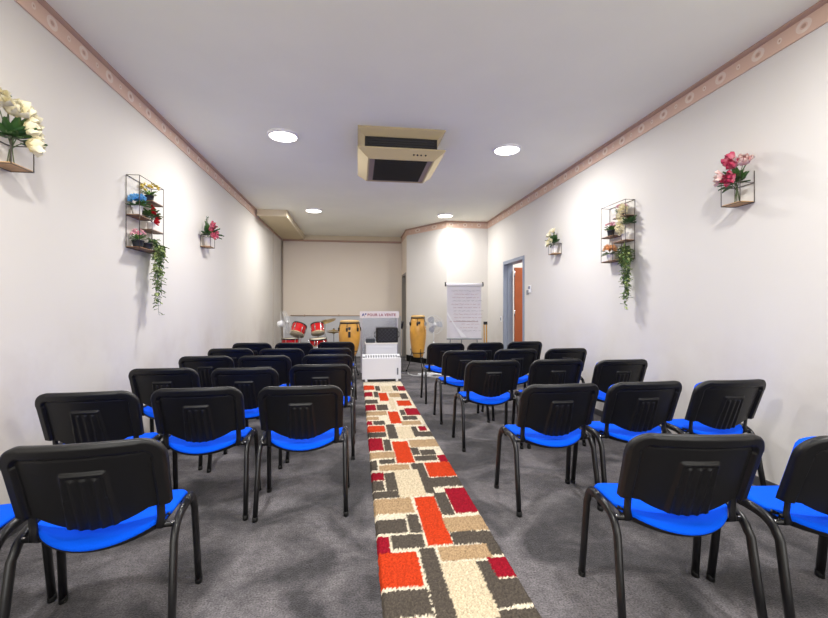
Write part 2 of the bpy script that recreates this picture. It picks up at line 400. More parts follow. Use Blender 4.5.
for k, x in enumerate((.13, .17, .21, .26)):
    b = MB()
    b.lathe([(.010, -.006), (.010, .006)], 12, M=Matrix.Translation((x, -.447, .044)) @ Matrix.Rotation(R(130), 4, 'X')); b.build('indicator', M_acdark, t)
bpy.context.view_layer.update()

# ------------------------------------------------------------------ chair
def interp(a, b_, t): return a+(b_-a)*t
def chair():
    t = thing('visitor_chair', 'x', 'chair', group='blue and black visitor chairs')
    # curved seat
    def seat_surf(u, v):     # u -1..1 across, v 0 rear ..1 front
        hw = .248-.010*(1-v)-.02*max(0, (v-.85)/.15)**2-.012*max(0, (.12-v)/.12)**2
        x = u*hw
        yr = -.095-.108*(1-u*u)+.03*abs(u)**8; yf = .200+.012*(1-u*u)-.03*abs(u)**8
        y = interp(yr, yf, v)
        z = .472-.034*(1-u*u)*(1-v)**1.2-.008*(1-u*u)-.024*max(0, (v-.72)/.28)**2
        return x, y, z
    NU, NV = 22, 18
    b = MB(); vs = []; idx = {}
    us = [math.sin(PI/2*(i/NU*2-1))*.6+.4*(i/NU*2-1) for i in range(NU+1)]; vv = [.5+.5*(math.sin(PI/2*(j/NV*2-1))*.6+.4*(j/NV*2-1)) for j in range(NV+1)]
    def shell_pair(th_top, th_bot, inset, rnd):
        vs = []
        for side in (0, 1):
            for i in range(NU+1):
                for j in range(NV+1):
                    u, v = us[i], vv[j]
                    e = max(abs(u), abs(v*2-1)); f = 1-max(0, (e-(1-rnd))/rnd)**2.2
                    x, y, z = seat_surf(u*(1-inset), .5+(v-.5)*(1-inset))
                    vs.append((x, y, z+(th_top*f if side == 0 else -th_bot*(.35+.65*f))))
        n = (NU+1)*(NV+1); q = lambda i, j, s: s*n+i*(NV+1)+j; fs = []
        for i in range(NU):
            for j in range(NV):
                fs.append((q(i, j, 0), q(i+1, j, 0), q(i+1, j+1, 0), q(i, j+1, 0))); fs.append((q(i, j, 1), q(i, j+1, 1), q(i+1, j+1, 1), q(i+1, j, 1)))
        for i in range(NU):
            fs.append((q(i, 0, 0), q(i, 0, 1), q(i+1, 0, 1), q(i+1, 0, 0))); fs.append((q(i, NV, 0), q(i+1, NV, 0), q(i+1, NV, 1), q(i, NV, 1)))
        for j in range(NV):
            fs.append((q(0, j, 0), q(0, j+1, 0), q(0, j+1, 1), q(0, j, 1))); fs.append((q(NU, j, 0), q(NU, j, 1), q(NU, j+1, 1), q(NU, j+1, 0)))
        return vs, fs
    vs, fs = shell_pair(.012, .024, 0, .12); b.add(vs, fs, True); b.build('seat', M_blue, t)
    b = MB(); vs, fs = shell_pair(-.022, .036, .015, .2); b.add(vs, fs, True); b.build('seat_shell', M_black, t)
    # backrest: plan-curved, leaning shell with raised rim and a ribbed grip panel
    ZT, ZB = .836, .478
    def zt(x):
        r = .085; a = abs(x)-(.268-r)
        return ZT-.006*(x/.26)**2-(r-math.sqrt(max(0, r*r-a*a)) if a > 0 else 0)
    def zb(x): 
        q = min(1, abs(x)/.19)
        return ZB+.056*q**2 if abs(x) < .19 else .534+.006*(abs(x)-.19)/.07
    def base_y(x, z): return -.140-.132*(z-.48)/.35+.060*(x/.27)**2-.008
    NX, NZ = 96, 70
    def P(i, j, off, sc=1.0, front=False):
        u = i/NX*2-1; x = math.copysign(1-(1-abs(u))**1.25, u)*.268
        lo, hi = zb(x), zt(x)
        v = j/NZ; z = interp(lo, hi, v); w = .98-.035*(1-(z-.48)/.35)
        if sc != 1: x *= sc; z = .65+(z-.65)*sc
        return x*w, z
    def sstep(a, c, v): v = max(0, min(1, (v-a)/(c-a))); return v*v*(3-2*v)
    def depth(x, z):
        dl = .268-abs(x)-.003; dt = zt(x)-z
        if abs(x) > .183: 
            cx, cz = .183, ZT-.085
            if z > cz: dt = .085-math.hypot(abs(x)-cx, z-cz); dl = dt
        e = min(dl, dt)
        rim = .019*(1-sstep(.044, .056, e))            # outer raised rim
        edge = -.012*(1-sstep(0, .016, e))
        # central trapezoid pad
        hwp = interp(.086, .070, (z-.48)/.24)
        px = sstep(hwp+.004, hwp-.004, abs(x)); pz = sstep(.724, .715, z)
        pad = .013*px*pz
        if abs(x) < hwp-.012 and z < .704:
            k = abs(((x/.038)+.5) % 1-.5); pad -= .007; pad += .008*sstep(.30, .12, k)*sstep(.700, .690, z)
        groove = -.004*(1-sstep(.0, .006, abs(e-.055)))
        return rim+edge+pad+groove
    vs = []; n = (NX+1)*(NZ+1)
    for i in range(NX+1):
        for j in range(NZ+1):
            x, z = P(i, j, 0); vs.append((x, base_y(x, z)-.006-depth(x, z), z))
    for i in range(NX+1):
        for j in range(NZ+1):
            x, z = P(i, j, 0); vs.append((x, base_y(x, z)+.012, z))
    q = lambda i, j, s: s*n+i*(NZ+1)+j; fs = []
    for i in range(NX):
        for j in range(NZ):
            fs.append((q(i, j, 0), q(i+1, j, 0), q(i+1, j+1, 0), q(i, j+1, 0))); fs.append((q(i, j, 1), q(i, j+1, 1), q(i+1, j+1, 1), q(i+1, j, 1)))
    for i in range(NX):
        fs.append((q(i, 0, 0), q(i, 0, 1), q(i+1, 0, 1), q(i+1, 0, 0))); fs.append((q(i, NZ, 0), q(i+1, NZ, 0), q(i+1, NZ, 1), q(i, NZ, 1)))
    for j in range(NZ):
        fs.append((q(0, j, 0), q(0, j+1, 0), q(0, j+1, 1), q(0, j, 1))); fs.append((q(NX, j, 0), q(NX, j, 1), q(NX, j+1, 1), q(NX, j+1, 0)))
    b = MB(); b.add(vs, fs, True); b.build('backrest', M_blackpanel, t)
    # blue pad on the sitter's side
    NX2, NZ2 = 26, 18; vs = []; n = (NX2+1)*(NZ2+1)
    for s in (0, 1):
        for i in range(NX2+1):
            for j in range(NZ2+1):
                u = i/NX2*2-1; x = math.copysign(1-(1-abs(u))**1.4, u)*.268; lo, hi = zb(x)+.008, zt(x)
                z = interp(lo, hi, (math.sin(PI/2*(j/NZ2*2-1))+1)/2); w = .98-.035*(1-(z-.48)/.35)
                X = x*w*.972; Z = .655+(z-.66)*.94
                e = max(abs(x)/.268, abs(j/NZ2*2-1)); f = 1-max(0, (e-.82)/.18)**2.5
                vs.append((X, base_y(X, Z)+(.010 if s == 0 else .014+.044*f), Z))
    q = lambda i, j, s: s*n+i*(NZ2+1)+j; fs = []
    for i in range(NX2):
        for j in range(NZ2):
            fs.append((q(i, j, 0), q(i+1, j, 0), q(i+1, j+1, 0), q(i, j+1, 0))); fs.append((q(i, j, 1), q(i, j+1, 1), q(i+1, j+1, 1), q(i+1, j, 1)))
    for i in range(NX2):
        fs.append((q(i, 0, 0), q(i, 0, 1), q(i+1, 0, 1), q(i+1, 0, 0))); fs.append((q(i, NZ2, 0), q(i+1, NZ2, 0), q(i+1, NZ2, 1), q(i, NZ2, 1)))
    for j in range(NZ2):
        fs.append((q(0, j, 0), q(0, j+1, 0), q(0, j+1, 1), q(0, j, 1))); fs.append((q(NX2, j, 0), q(NX2, j, 1), q(NX2, j+1, 1), q(NX2, j+1, 0)))
    b = MB(); b.add(vs, fs, True); b.build('back_cushion', M_blue, t)
    # oval-tube side frames, split front / rear leg
    for s in (-1, 1):
        X = lambda z: s*(.266+.010*(1-z/.46))
        def pth(yf, yk, arc):
            pts = [(X(0.012), yf, .012), (X(.2), interp(yf, yk, .45), .2), (X(.38), interp(yf, yk, .86), .385)]
            sg = 1 if yf > 0 else -1
            for k in range(1, 7):
                a = k/6*PI/2; rr = .07 if sg > 0 else .115; pts.append((s*.266, yk-sg*rr*(1-math.cos(a)), .385+.073*math.sin(a)))
            pts.append((s*.266, .04, .460)); return pts
        for yf, yk in ((.215, .165), (-.208, -.130)):
            b = MB(); b.tube(pth(yf, yk, 0), .010, 10, ry=.0155, fixed=(0, 1, 0)) if False else b.tube(pth(yf, yk, 0), .0205, 14, ry=.0150, fixed=(1, 0, 0))
            lg = b.build('leg', M_blackmetal, t)
            b = MB(); b.tube([(X(0), yf, 0), (X(.03), yf, .03)], .0215, 14, ry=.0160, fixed=(1, 0, 0)); b.build('foot_cap', M_rubber, lg)
        # back support bar and seat bracket
        b = MB(); b.tube([(s*.195, -.06, .437), (s*.198, -.16, .432), (s*.200, -.198, .446), (s*.200, -.205, .49), (s*.200, -.196, .56), (s*.2, -.195, .60)], .014, 8, ry=.006, fixed=(1, 0, 0)) if False else b.tube([(s*.200, -.04, .432), (s*.206, -.10, .428), (s*.212, -.120, .440), (s*.214, -.112, .48), (s*.214, -.120, .54), (s*.214, -.140, .60)], .006, 8, ry=.0155, fixed=(1, 0, 0))
        b.build('back_support', M_blackmetal, t)
        for y in (.10, -.10):
            b = MB(); b.tube([(s*.225, y, .436), (s*.262, y, .446)], .007, 8); b.build('bracket', M_chrome, t)
    b = MB(); b.tube([(-.268, -.10, .438), (.268, -.10, .438)], .011, 8); b.build('crossbar', M_blackmetal, t)
    b = MB(); b.tube([(-.268, .12, .434), (.268, .12, .434)], .011, 8); b.build('crossbar', M_blackmetal, t)
    return t
CH = {'A0': (-1.000, 1.885, 6.5),
'A1': (-1.555, 2.867, 3.9),
'B1': (-0.968, 2.919, 2.0),
'C1': (-0.345, 2.894, -0.0),
'A2': (-1.534, 3.818, -0.4),
'B2': (-0.896, 3.752, -0.1),
'C2': (-0.309, 3.881, -0.0),
'A3': (-1.497, 4.663, -0.2),
'B3': (-0.926, 4.623, -0.0),
'C3': (-0.303, 4.644, 0.0),
'A4': (-1.491, 5.465, -0.1),
'B4': (-0.888, 5.372, 0.0),
'C4': (-0.317, 5.339, 0.0),
'A5': (-1.433, 6.251, -0.1),
'B5': (-0.866, 6.220, 0.0),
'C5': (-0.292, 6.274, 0.0),
'R0a': (1.335, 1.680, -8.6),
'R0b': (1.945, 1.575, -5.0),
'R1a': (1.286, 2.742, 0.4),
'R1b': (1.882, 2.749, 0.5),
'R1c': (2.493, 2.729, 0.5),
'R2a': (1.244, 3.950, 0.0),
'R2b': (1.866, 3.950, 0.3),
'R2c': (2.455, 3.846, 0.4),
'R3a': (1.218, 4.861, 0.0),
'R3b': (1.847, 4.926, 0.1),
'R3c': (2.479, 4.943, 0.6),
'R4a': (1.210, 5.865, 0.0),
'R4b': (1.778, 5.877, 0.1),
'R4c': (2.393, 5.981, 0.2),
'Z0': (-1.605, 1.84, 6.0),
'R0c': (2.555, 1.50, -6.0)}
ROW = ['nearest', 'second', 'third', 'fourth', 'fifth', 'last']
def chlabel(k):
    if k == 'A0': return 'large nearest chair at bottom left, standing alone in its row'
    if k == 'Z0': return 'chair almost wholly outside the left edge, only legs showing beside the nearest chair'
    if k == 'R0c': return 'chair almost wholly outside the right edge, only a leg showing'
    if k == 'R0a': return 'nearest chair beside the rug on its right, back turned, seat side showing'
    if k == 'R0b': return 'nearest chair cut off by the right edge of the picture'
    if k[0] == 'R':
        row = ['nearest', 'second', 'third', 'fourth', 'last'][int(k[1])]
        pos = {'a': 'next to the patterned rug', 'b': 'in the middle of its row', 'c': 'next to the white wall'}[k[2]]
        return f'blue-seated chair {pos}, {row} row right of the rug'
    pos = {'A': 'next to the white wall', 'B': 'in the middle of its row', 'C': 'next to the patterned rug'}[k[0]]
    return f'blue-seated chair {pos}, {ROW[int(k[1])]} row left of the rug'
c0 = None
for k, (x, y, r) in CH.items():
    if c0 is None: c0 = chair(); c0.location = (x, y, 0); c0.rotation_euler = (0, 0, R(r)); c0['label'] = chlabel(k)
    else: dup(c0, (x, y, 0), R(r), chlabel(k))

# ------------------------------------------------------------------ shag runner
RUG = [(0.122,0.322,1.74,1.91,'d'),(0.123,0.262,1.71,1.73,'r'),(0.120,0.314,1.93,2.21,'o'),(0.114,0.179,2.18,2.37,'r'),(0.187,0.368,2.24,2.38,'d'),(0.326,0.415,1.70,2.23,'d'),(0.413,0.600,1.69,2.09,'c'),(0.427,0.699,2.10,2.23,'t'),(0.526,0.683,2.24,2.37,'d'),(0.518,0.756,2.37,2.54,'t'),(0.382,0.524,2.25,2.84,'o'),(0.118,0.294,2.40,2.56,'d'),(0.303,0.375,2.39,2.61,'d'),(0.117,0.363,2.63,2.84,'t'),(0.116,0.289,2.85,2.96,'d'),(0.124,0.196,2.97,3.14,'d'),(0.207,0.290,2.96,3.29,'d'),(0.122,0.204,3.15,3.30,'r'),(0.278,0.478,2.85,3.33,'c'),(0.438,0.544,2.89,3.46,'d'),(0.538,0.748,2.98,3.15,'d'),(0.551,0.758,3.16,3.46,'o'),(0.525,0.612,2.57,2.89,'d'),(0.614,0.756,2.58,2.95,'r'),(0.671,0.765,2.12,2.36,'d'),(0.665,0.768,1.94,2.10,'r'),(0.558,0.669,1.74,2.08,'d'),(0.662,0.771,1.75,1.93,'d'),(0.568,0.752,1.65,1.73,'d'),(0.177,0.425,3.33,3.45,'t'),(0.121,0.166,3.35,3.57,'d'),(0.184,0.318,3.48,3.58,'d'),(0.122,0.332,3.61,3.77,'t'),(0.124,0.245,3.81,4.18,'r'),(0.251,0.319,3.80,4.12,'d'),(0.332,0.482,3.48,4.05,'o'),(0.495,0.761,3.86,4.08,'t'),(0.485,0.556,3.66,3.85,'d'),(0.560,0.695,3.64,3.78,'d'),(0.490,0.685,3.51,3.63,'d'),(0.691,0.763,3.46,3.63,'r'),(0.654,0.734,3.18,3.43,'d'),(0.122,0.296,4.20,4.37,'d'),(0.119,0.298,4.38,4.62,'o'),(0.312,0.408,4.14,4.65,'d'),(0.413,0.578,4.13,4.55,'c'),(0.553,0.637,4.18,4.54,'d'),(0.654,0.739,4.37,4.54,'r'),(0.633,0.755,4.16,4.34,'d'),(0.116,0.170,4.65,4.82,'r'),(0.179,0.313,4.65,4.82,'d'),(0.117,0.256,4.86,5.01,'t'),(0.375,0.502,4.68,5.23,'o'),(0.526,0.590,5.04,5.30,'d'),(0.528,0.701,4.81,4.99,'d'),(0.595,0.754,5.02,5.37,'r'),(0.492,0.716,4.60,4.77,'t'),(0.107,0.365,5.06,5.26,'t'),(0.129,0.243,5.31,5.64,'r'),(0.253,0.398,5.31,5.62,'d'),(0.318,0.445,5.84,6.40,'o'),(0.121,0.285,5.69,5.94,'d'),(0.540,0.729,5.51,5.83,'o'),(0.435,0.510,5.33,6.01,'c'),(0.125,0.233,6.16,6.49,'r'),(0.250,0.315,6.09,6.51,'d'),(0.110,0.277,6.65,7.03,'o'),(0.288,0.365,6.57,6.98,'d'),(0.382,0.554,6.48,6.96,'c'),(0.571,0.641,6.53,6.97,'d'),(0.472,0.632,6.06,6.37,'t'),(0.646,0.748,6.52,6.92,'r'),(0.625,0.730,5.93,6.33,'d'),]
RC = {'d': srgb('#514a43')[:3], 'o': srgb('#be3c1c')[:3], 'r': srgb('#8e1426')[:3], 't': srgb('#a88d6c')[:3], 'c': srgb('#cbbb9f')[:3]}
bg = srgb('#d8ccb6')[:3]
def build_rug():
    x0, x1, y0, y1 = .108, .772, .9, 7.40
    b = MB(); vs = []; cs = []; rects = [(.09 if a < .132 else a, .79 if c > .743 else c, d, e, k) for (a, c, d, e, k) in RUG]
    # nearer than the photograph shows, the pattern repeats
    rects += [(a, c, d-1.9, e-1.9, k) for (a, c, d, e, k) in RUG if e-1.9 < 1.66 and d-1.9 > .5 and d > 2.5]
    ys = []; y = y0
    while y < y1: ys.append(y); y += .0055+.0016*(y-y0)
    ys.append(y1); NX = 100
    for y in ys:
        for i in range(NX+1):
            x = interp(x0, x1, i/NX)
            jx = x+.006*noise.noise(Vector((x*90, y*90, 0)))+.004*noise.noise(Vector((x*220, y*220, 3)))
            jy = y+.008*noise.noise(Vector((x*90, y*90, 7)))+.004*noise.noise(Vector((x*220, y*220, 9)))
            col = bg; hh = 0; g = .001
            for (a, c, d, e, k) in rects:
                if e < y-.05 or d > y+.05: continue
                if a+g < jx < c-g and d+g < jy < e-g: col = RC[k]; hh = 1; break
            nz = noise.noise(Vector((x*130, y*130, 1))); n2 = noise.noise(Vector((x*300, y*300, 5)))
            z = .016+.004*hh+.009*nz+.005*n2
            ed = min(x-x0, x1-x, y-y0, y1-y); z = z*min(1, .25+ed/.015)
            if ed < 1e-6: z = .001
            k = 1+.55*nz+.35*n2
            cs.append(tuple(min(1, q*k) for q in col))
            wob = .005*noise.noise(Vector((x*5, y*60, 2))) if i in (0, NX) else 0
            vs.append((x+wob, y+.003*n2, z))
    fs = [(r*(NX+1)+i, r*(NX+1)+i+1, (r+1)*(NX+1)+i+1, (r+1)*(NX+1)+i) for r in range(len(ys)-1) for i in range(NX)]
    b.add(vs, fs, True, cs); return b.build('runner_rug', M_rug)
tag(build_rug(), 'long shaggy runner rug patterned with red, orange, grey and cream blocks', 'rug')

# ------------------------------------------------------------------ plants
G1, G2, G3 = srgb('#3f6b35')[:3], srgb('#274c2a')[:3], srgb('#7fa04e')[:3]
def rv(s=1): return Vector((random.uniform(-s, s), random.uniform(-s, s), random.uniform(-s, s)))
def mixc(a, c, t): return tuple(a[i]*(1-t)+c[i]*t for i in range(3))
def leaves(b, c, rad, n, L, W, up=.4, g=(G1, G2), drop=0):
    for _ in range(n):
        d = rv(1); d.z = abs(d.z)*up+.05-drop; d.normalize(); o = Vector(c)+d*rad*random.uniform(.1, .6)
        k = mixc(g[0], g[1], random.random()); b.petal(o, d+rv(.2), (0, 0, 1), L*random.uniform(.7, 1.2), W, .3, k, mixc(k, G3, .25), curl=-.2)
def bloom(b, c, d, r, n, c0, c1, open_=.8, layers=2, w=.75):
    d = Vector(d).normalized(); a = d.orthogonal().normalized(); e = d.cross(a)
    for l in range(layers):
        for k in range(n):
            th = 2*PI*(k+.5*l)/n+random.uniform(-.15, .15); rad = (a*math.cos(th)+e*math.sin(th))
            op = open_*(1-.45*l); dd = d*(1-op*.6)+rad*op
            b.petal(Vector(c), dd, -rad+d*.3, r*(1-.15*l)*random.uniform(.9, 1.1), r*w, .55, c0, c1, curl=.22*op, pinch=.6)
def pot(t, r, h, m, ribs=False):
    b = MB(); b.lathe([(r*.74, 0), (r*.80, h*.25), (r*.93, h*.86), (r, h*.87), (r, h), (r*.9, h), (r*.86, h*.9), (.001, h*.88)], 24); b.build('pot', m, t)
def plant(name, label, cat, loc, potr, poth, potm, leafs, flowers, group):
    t = thing(name, label, cat, loc, random.uniform(0, 6), group)
    if potm: pot(t, potr, poth, potm)
    b = MB(); leafs(b, poth); b.build('foliage', M_leaf, t)
    if flowers: flowers(t, poth)
    return t
def cluster(t, pts, r, n, c0, c1, open_=.8, layers=2, name='flower', w=.75):
    for p, d in pts:
        b = MB(); bloom(b, p, d, r, n, c0, c1, open_, layers, w); b.build(name, M_petal, t)
def small_cluster(t, center, rad, cnt, r, c0, c1, flat=.6):
    b = MB()
    for _ in range(cnt):
        d = rv(1); d.z = abs(d.z)*flat+.1; d.normalize(); p = Vector(center)+d*rad*random.uniform(.6, 1); bloom(b, p, d, r, 5, c0, c1, .9, 1)
    b.build('blossoms', M_petal, t)
def stems(b, h, pts, r=.0022):
    b.col = G2
    for p in pts:
        p = Vector(p); b.tube([(0, 0, h*.7), (p.x*.4, p.y*.4, interp(h, p.z, .5)), p], r, 5)

def wire_shelf(name, side, y0, y1, label):
    """wire frame wall shelf; side -1 = left wall, +1 = right wall; y0 near, y1 far"""
    xw = XL if side < 0 else XR; s = -side; xo = xw+s*.113; xw2 = xw+s*.006; z0, z1 = 1.834, 2.462; ym = (y0+y1)/2
    t = thing(name, label, 'wall shelf', (xw, ym, z0), 0, 'wire wall shelves with artificial plants')
    b = MB(); T = lambda p, q: b.tube([(p[0]-xw, p[1]-ym, p[2]-z0), (q[0]-xw, q[1]-ym, q[2]-z0)], .0028, 6)
    for y in (y0, ym, y1):
        if y != ym or True: T((xo, y, z0), (xo, y, z1)) if y != ym else None
        T((xw2, y, z0), (xw2, y, z1))
        if y != ym: T((xw2, y, z0), (xo, y, z0)); T((xw2, y, z1), (xo, y, z1))
    for x in (xw2, xo):
        T((x, y0, z0), (x, y1, z0)); T((x, y0, z1), (x, y1, z1))
    # left column as one faces the wall carries one shelf, the right column two
    lc = (y0, ym) if side < 0 else (ym, y1); rc = (ym, y1) if side < 0 else (y0, ym)
    T((xo, ym, z0), (xo, ym, 2.113)); T((xw2, ym, z0), (xw2, ym, z1))
    shelves = [(y0, y1, z0), (lc[0], lc[1]+(.0), 2.113), (rc[0], rc[1], 2.028), (rc[0], rc[1], 2.292)]
    for a, c, z in shelves:
        for x in (xw2, xo): T((x, a, z), (x, c, z))
        for y in (a, c): T((xw2, y, z), (xo, y, z))
    b.build('wire_frame', M_wire, t)
    for a, c, z in shelves:
        q = MB(); xs = sorted((xw2-xw+s*.003, xo-xw-s*.003)); q.box(xs[0], xs[1], a-ym+.003, c-ym-.003, z-z0+.002, z-z0+.010); q.build('shelf_board', M_wood, t)
    return t, xw+s*.060, lc, rc
GP = 'artificial potted plants on the wire shelves'
def trailing(t, h, L, spread, side, n=13, along=(-.06, .10)):
    b = MB()
    for k in range(n):
        y = random.uniform(*along); x = side*random.uniform(.02, .07); ln = L*random.uniform(.45, 1) if k else L
        pts = [Vector((0, 0, h))]; p = Vector((x*.6, y*.5, h+.04)); pts.append(p.copy()); p = Vector((x, y, h)); pts.append(p.copy())
        while p.z > h-ln: p = p+Vector((random.uniform(-.008, .008), random.uniform(-.010, .010)-(y-sum(along)/2)*.05, -.03)); pts.append(p.copy())
        b.col = G2; b.tube(pts, .0013, 4, caps=False)
        for q in pts[1:]:
            for _ in range(3 if q.z > h-.12 else 1):
                d = Vector((random.uniform(-1, 1), random.uniform(-1, 1), random.uniform(-.9, .2))); c = mixc(srgb('#4c6e3c')[:3], srgb('#b4bf7c')[:3], random.random()**1.3)
                b.petal(q, d, (0, 0, 1), .046*random.uniform(.7, 1.2), .026, .3, c, c, nu=3, nv=2)
    b.build('trailing_foliage', M_leaf, t)

blue, bluel = srgb('#3f9be0')[:3], srgb('#8cc9f5')[:3]
pink, pinkl, white = srgb('#e88ba3')[:3], srgb('#f6cfd3')[:3], srgb('#f3ead6')[:3]
mag, magl = srgb('#c81e58')[:3], srgb('#f4c9d0')[:3]
crm, crml = srgb('#e9d9a0')[:3], srgb('#f5eed2')[:3]
red, redd = srgb('#cf1526')[:3], srgb('#8e0c1c')[:3]
yel, yell = srgb('#d8b63c')[:3], srgb('#e8d57a')[:3]
pea, peal = srgb('#e79a5c')[:3], srgb('#f4c79a')[:3]

# ---- left shelf
t, sx, lc, rc = wire_shelf('wire_wall_shelf', -1, 3.925, 4.379, 'dark wire wall shelf with plants on the left wall')
tl = plant('blue_hydrangea', 'blue flowers in a white pot on the left wire shelf', 'plant', (sx, 3.995, 2.123), .046, .085, M_whitepot,
      lambda b, h: (leaves(b, (0, 0, h), .05, 14, .09, .05, .1), leaves(b, (0, 0, h+.01), .03, 8, .08, .05, .5)),
      lambda t, h: small_cluster(t, (.01, 0, h+.035), .068, 70, .026, blue, bluel, 1.0), GP)
plant('pink_primrose', 'small pink flowers in a charcoal pot low on the left wire shelf', 'plant', (sx, 4.01, 1.844), .050, .065, M_blackpot,
      lambda b, h: leaves(b, (0, 0, h), .04, 34, .06, .02, 1.2, (G3, G1)), lambda t, h: small_cluster(t, (0, 0, h+.045), .055, 26, .018, pink, pinkl), GP)
ti = thing('trailing_ivy', 'long trailing ivy in a charcoal pot hanging from the left wire shelf', 'plant', (sx, 4.16, 1.844), 0, GP)
pot(ti, .046, .062, M_blackpot); trailing(ti, .06, .63, 0, 1, 16, (.03, .22))
def redf(t, h):
    cluster(t, [((.02, -.03, h+.085), (.8, -.4, .4)), ((.02, .03, h+.045), (.9, .2, .1)), ((.03, -.01, h+.005), (1, -.1, .1)), ((-.01, .03, h+.12), (.7, .2, .6))], .050, 6, redd, red, .8, 2)
plant('red_poinsettia', 'red flowers with dark leaves in a white pot on the left wire shelf', 'plant', (sx, 4.245, 2.038), .036, .075, M_whitepot,
      lambda b, h: (leaves(b, (.0, -.01, h+.05), .06, 60, .072, .045, .8), stems(b, h, [(.02, -.03, h+.10), (.01, .05, h+.05)])), redf, GP).rotation_euler[2] = 0
plant('yellow_flower_pot', 'yellow flowers in a charcoal pot at the top of the left wire shelf', 'plant', (sx, 4.215, 2.302), .040, .055, M_blackpot,
      lambda b, h: leaves(b, (0, 0, h), .03, 16, .07, .025, .8, (G3, G1)), lambda t, h: small_cluster(t, (0, 0, h+.05), .075, 14, .026, yel, yell, .8), GP)
# ---- right shelf
t, sx, lc, rc = wire_shelf('wire_wall_shelf', 1, 4.102, 4.546, 'dark wire wall shelf with plants on the right wall')
plant('pink_green_pot', 'pink-topped green plant in a charcoal pot, middle of right wire shelf', 'plant', (sx, 4.44, 2.123), .042, .07, M_blackpot,
      lambda b, h: leaves(b, (0, 0, h), .045, 40, .055, .03, .8, (G3, G1)), lambda t, h: small_cluster(t, (0, 0, h+.05), .05, 16, .018, pink, pinkl), GP)
plant('peach_flower_bowl', 'peach flowers over dark leaves in a white bowl on the right wire shelf', 'plant', (sx, 4.44, 1.844), .048, .075, M_whitepot,
      lambda b, h: leaves(b, (0, 0, h), .05, 22, .08, .035, .2), lambda t, h: small_cluster(t, (-.01, 0, h+.045), .055, 26, .036, pea, peal, 1.0), GP)
plant('pink_small_pot', 'pink flowers in a dark pot at the top of right wire shelf', 'plant', (sx+.01, 4.27, 2.302), .034, .06, M_blackpot,
      lambda b, h: leaves(b, (0, 0, h), .04, 30, .055, .025, .8, (G3, G1)), lambda t, h: small_cluster(t, (0, 0, h+.05), .05, 14, .02, pink, pinkl), GP)
def orch(t, h):
    cluster(t, [((-.04, -.03, h+.04), (-1, -.2, .1)), ((-.03, .03, h+.06), (-1, .2, .1)), ((-.02, -.01, h+.12), (-1, -.2, .3)), ((-.01, .04, h+.19), (-1, .3, .3)), ((-.01, -.03, h+.23), (-1, -.4, .2)), ((0, .02, h+.27), (-1, .2, .6)), ((-.03, 0, h+.02), (-1, -.2, -.2))], .066, 5, crm, crml, .95, 2, 'flower', 1.0)
p = plant('cream_orchid', 'tall cream orchid in a white pot on the right wire shelf', 'plant', (sx, 4.185, 2.038), .038, .085, M_whitepot,
      lambda b, h: (leaves(b, (.02, -.05, h+.09), .05, 26, .09, .05, .8, (G2, G2)), stems(b, h, [(0, .02, h+.27), (-.01, -.03, h+.23)])), orch, GP); p.rotation_euler[2] = 0
ti = thing('trailing_ivy', 'long trailing green plant in a dark pot hanging from right wire shelf', 'plant', (sx, 4.22, 1.844), 0, GP)
pot(ti, .046, .055, M_blackpot); trailing(ti, .08, .60, 0, -1, 20, (-.22, -.03))

# ---- single flower holders
def holder(side, y0, y1, label, hoop=False):
    xw = XL if side < 0 else XR; s = -side; z0 = 2.094; ym = (y0+y1)/2; H = .147
    t = thing('wire_flower_holder', label, 'flower holder', (xw, ym, z0), 0, 'small wire flower holders on the walls')
    b = MB(); w = (y1-y0)/2; xo = s*.125; xi = s*.005
    T = lambda p, q: b.tube([p, q], .0028, 6)
    top = .147 if not hoop else .235
    for y in (-w, w):
        for x in (xo, xi): T((x, y, 0), (x, y, top if x == xi or hoop else H))
        T((xi, y, H), (xo, y, H)); T((xi, y, 0), (xo, y, 0))
    for x in (xo, xi): T((x, -w, 0), (x, w, 0)); T((x, -w, H), (x, w, H))
    b.build('wire_frame', M_wire, t)
    q = MB(); xs = sorted((xi, xo)); q.box(xs[0]+.003, xs[1]-.003, -w+.003, w-.003, .001, .009); q.build('wood_base', M_palewood, t)
    return (xw+s*.066, ym, z0+.010)
GB = 'artificial flower bouquets in the small wire holders'
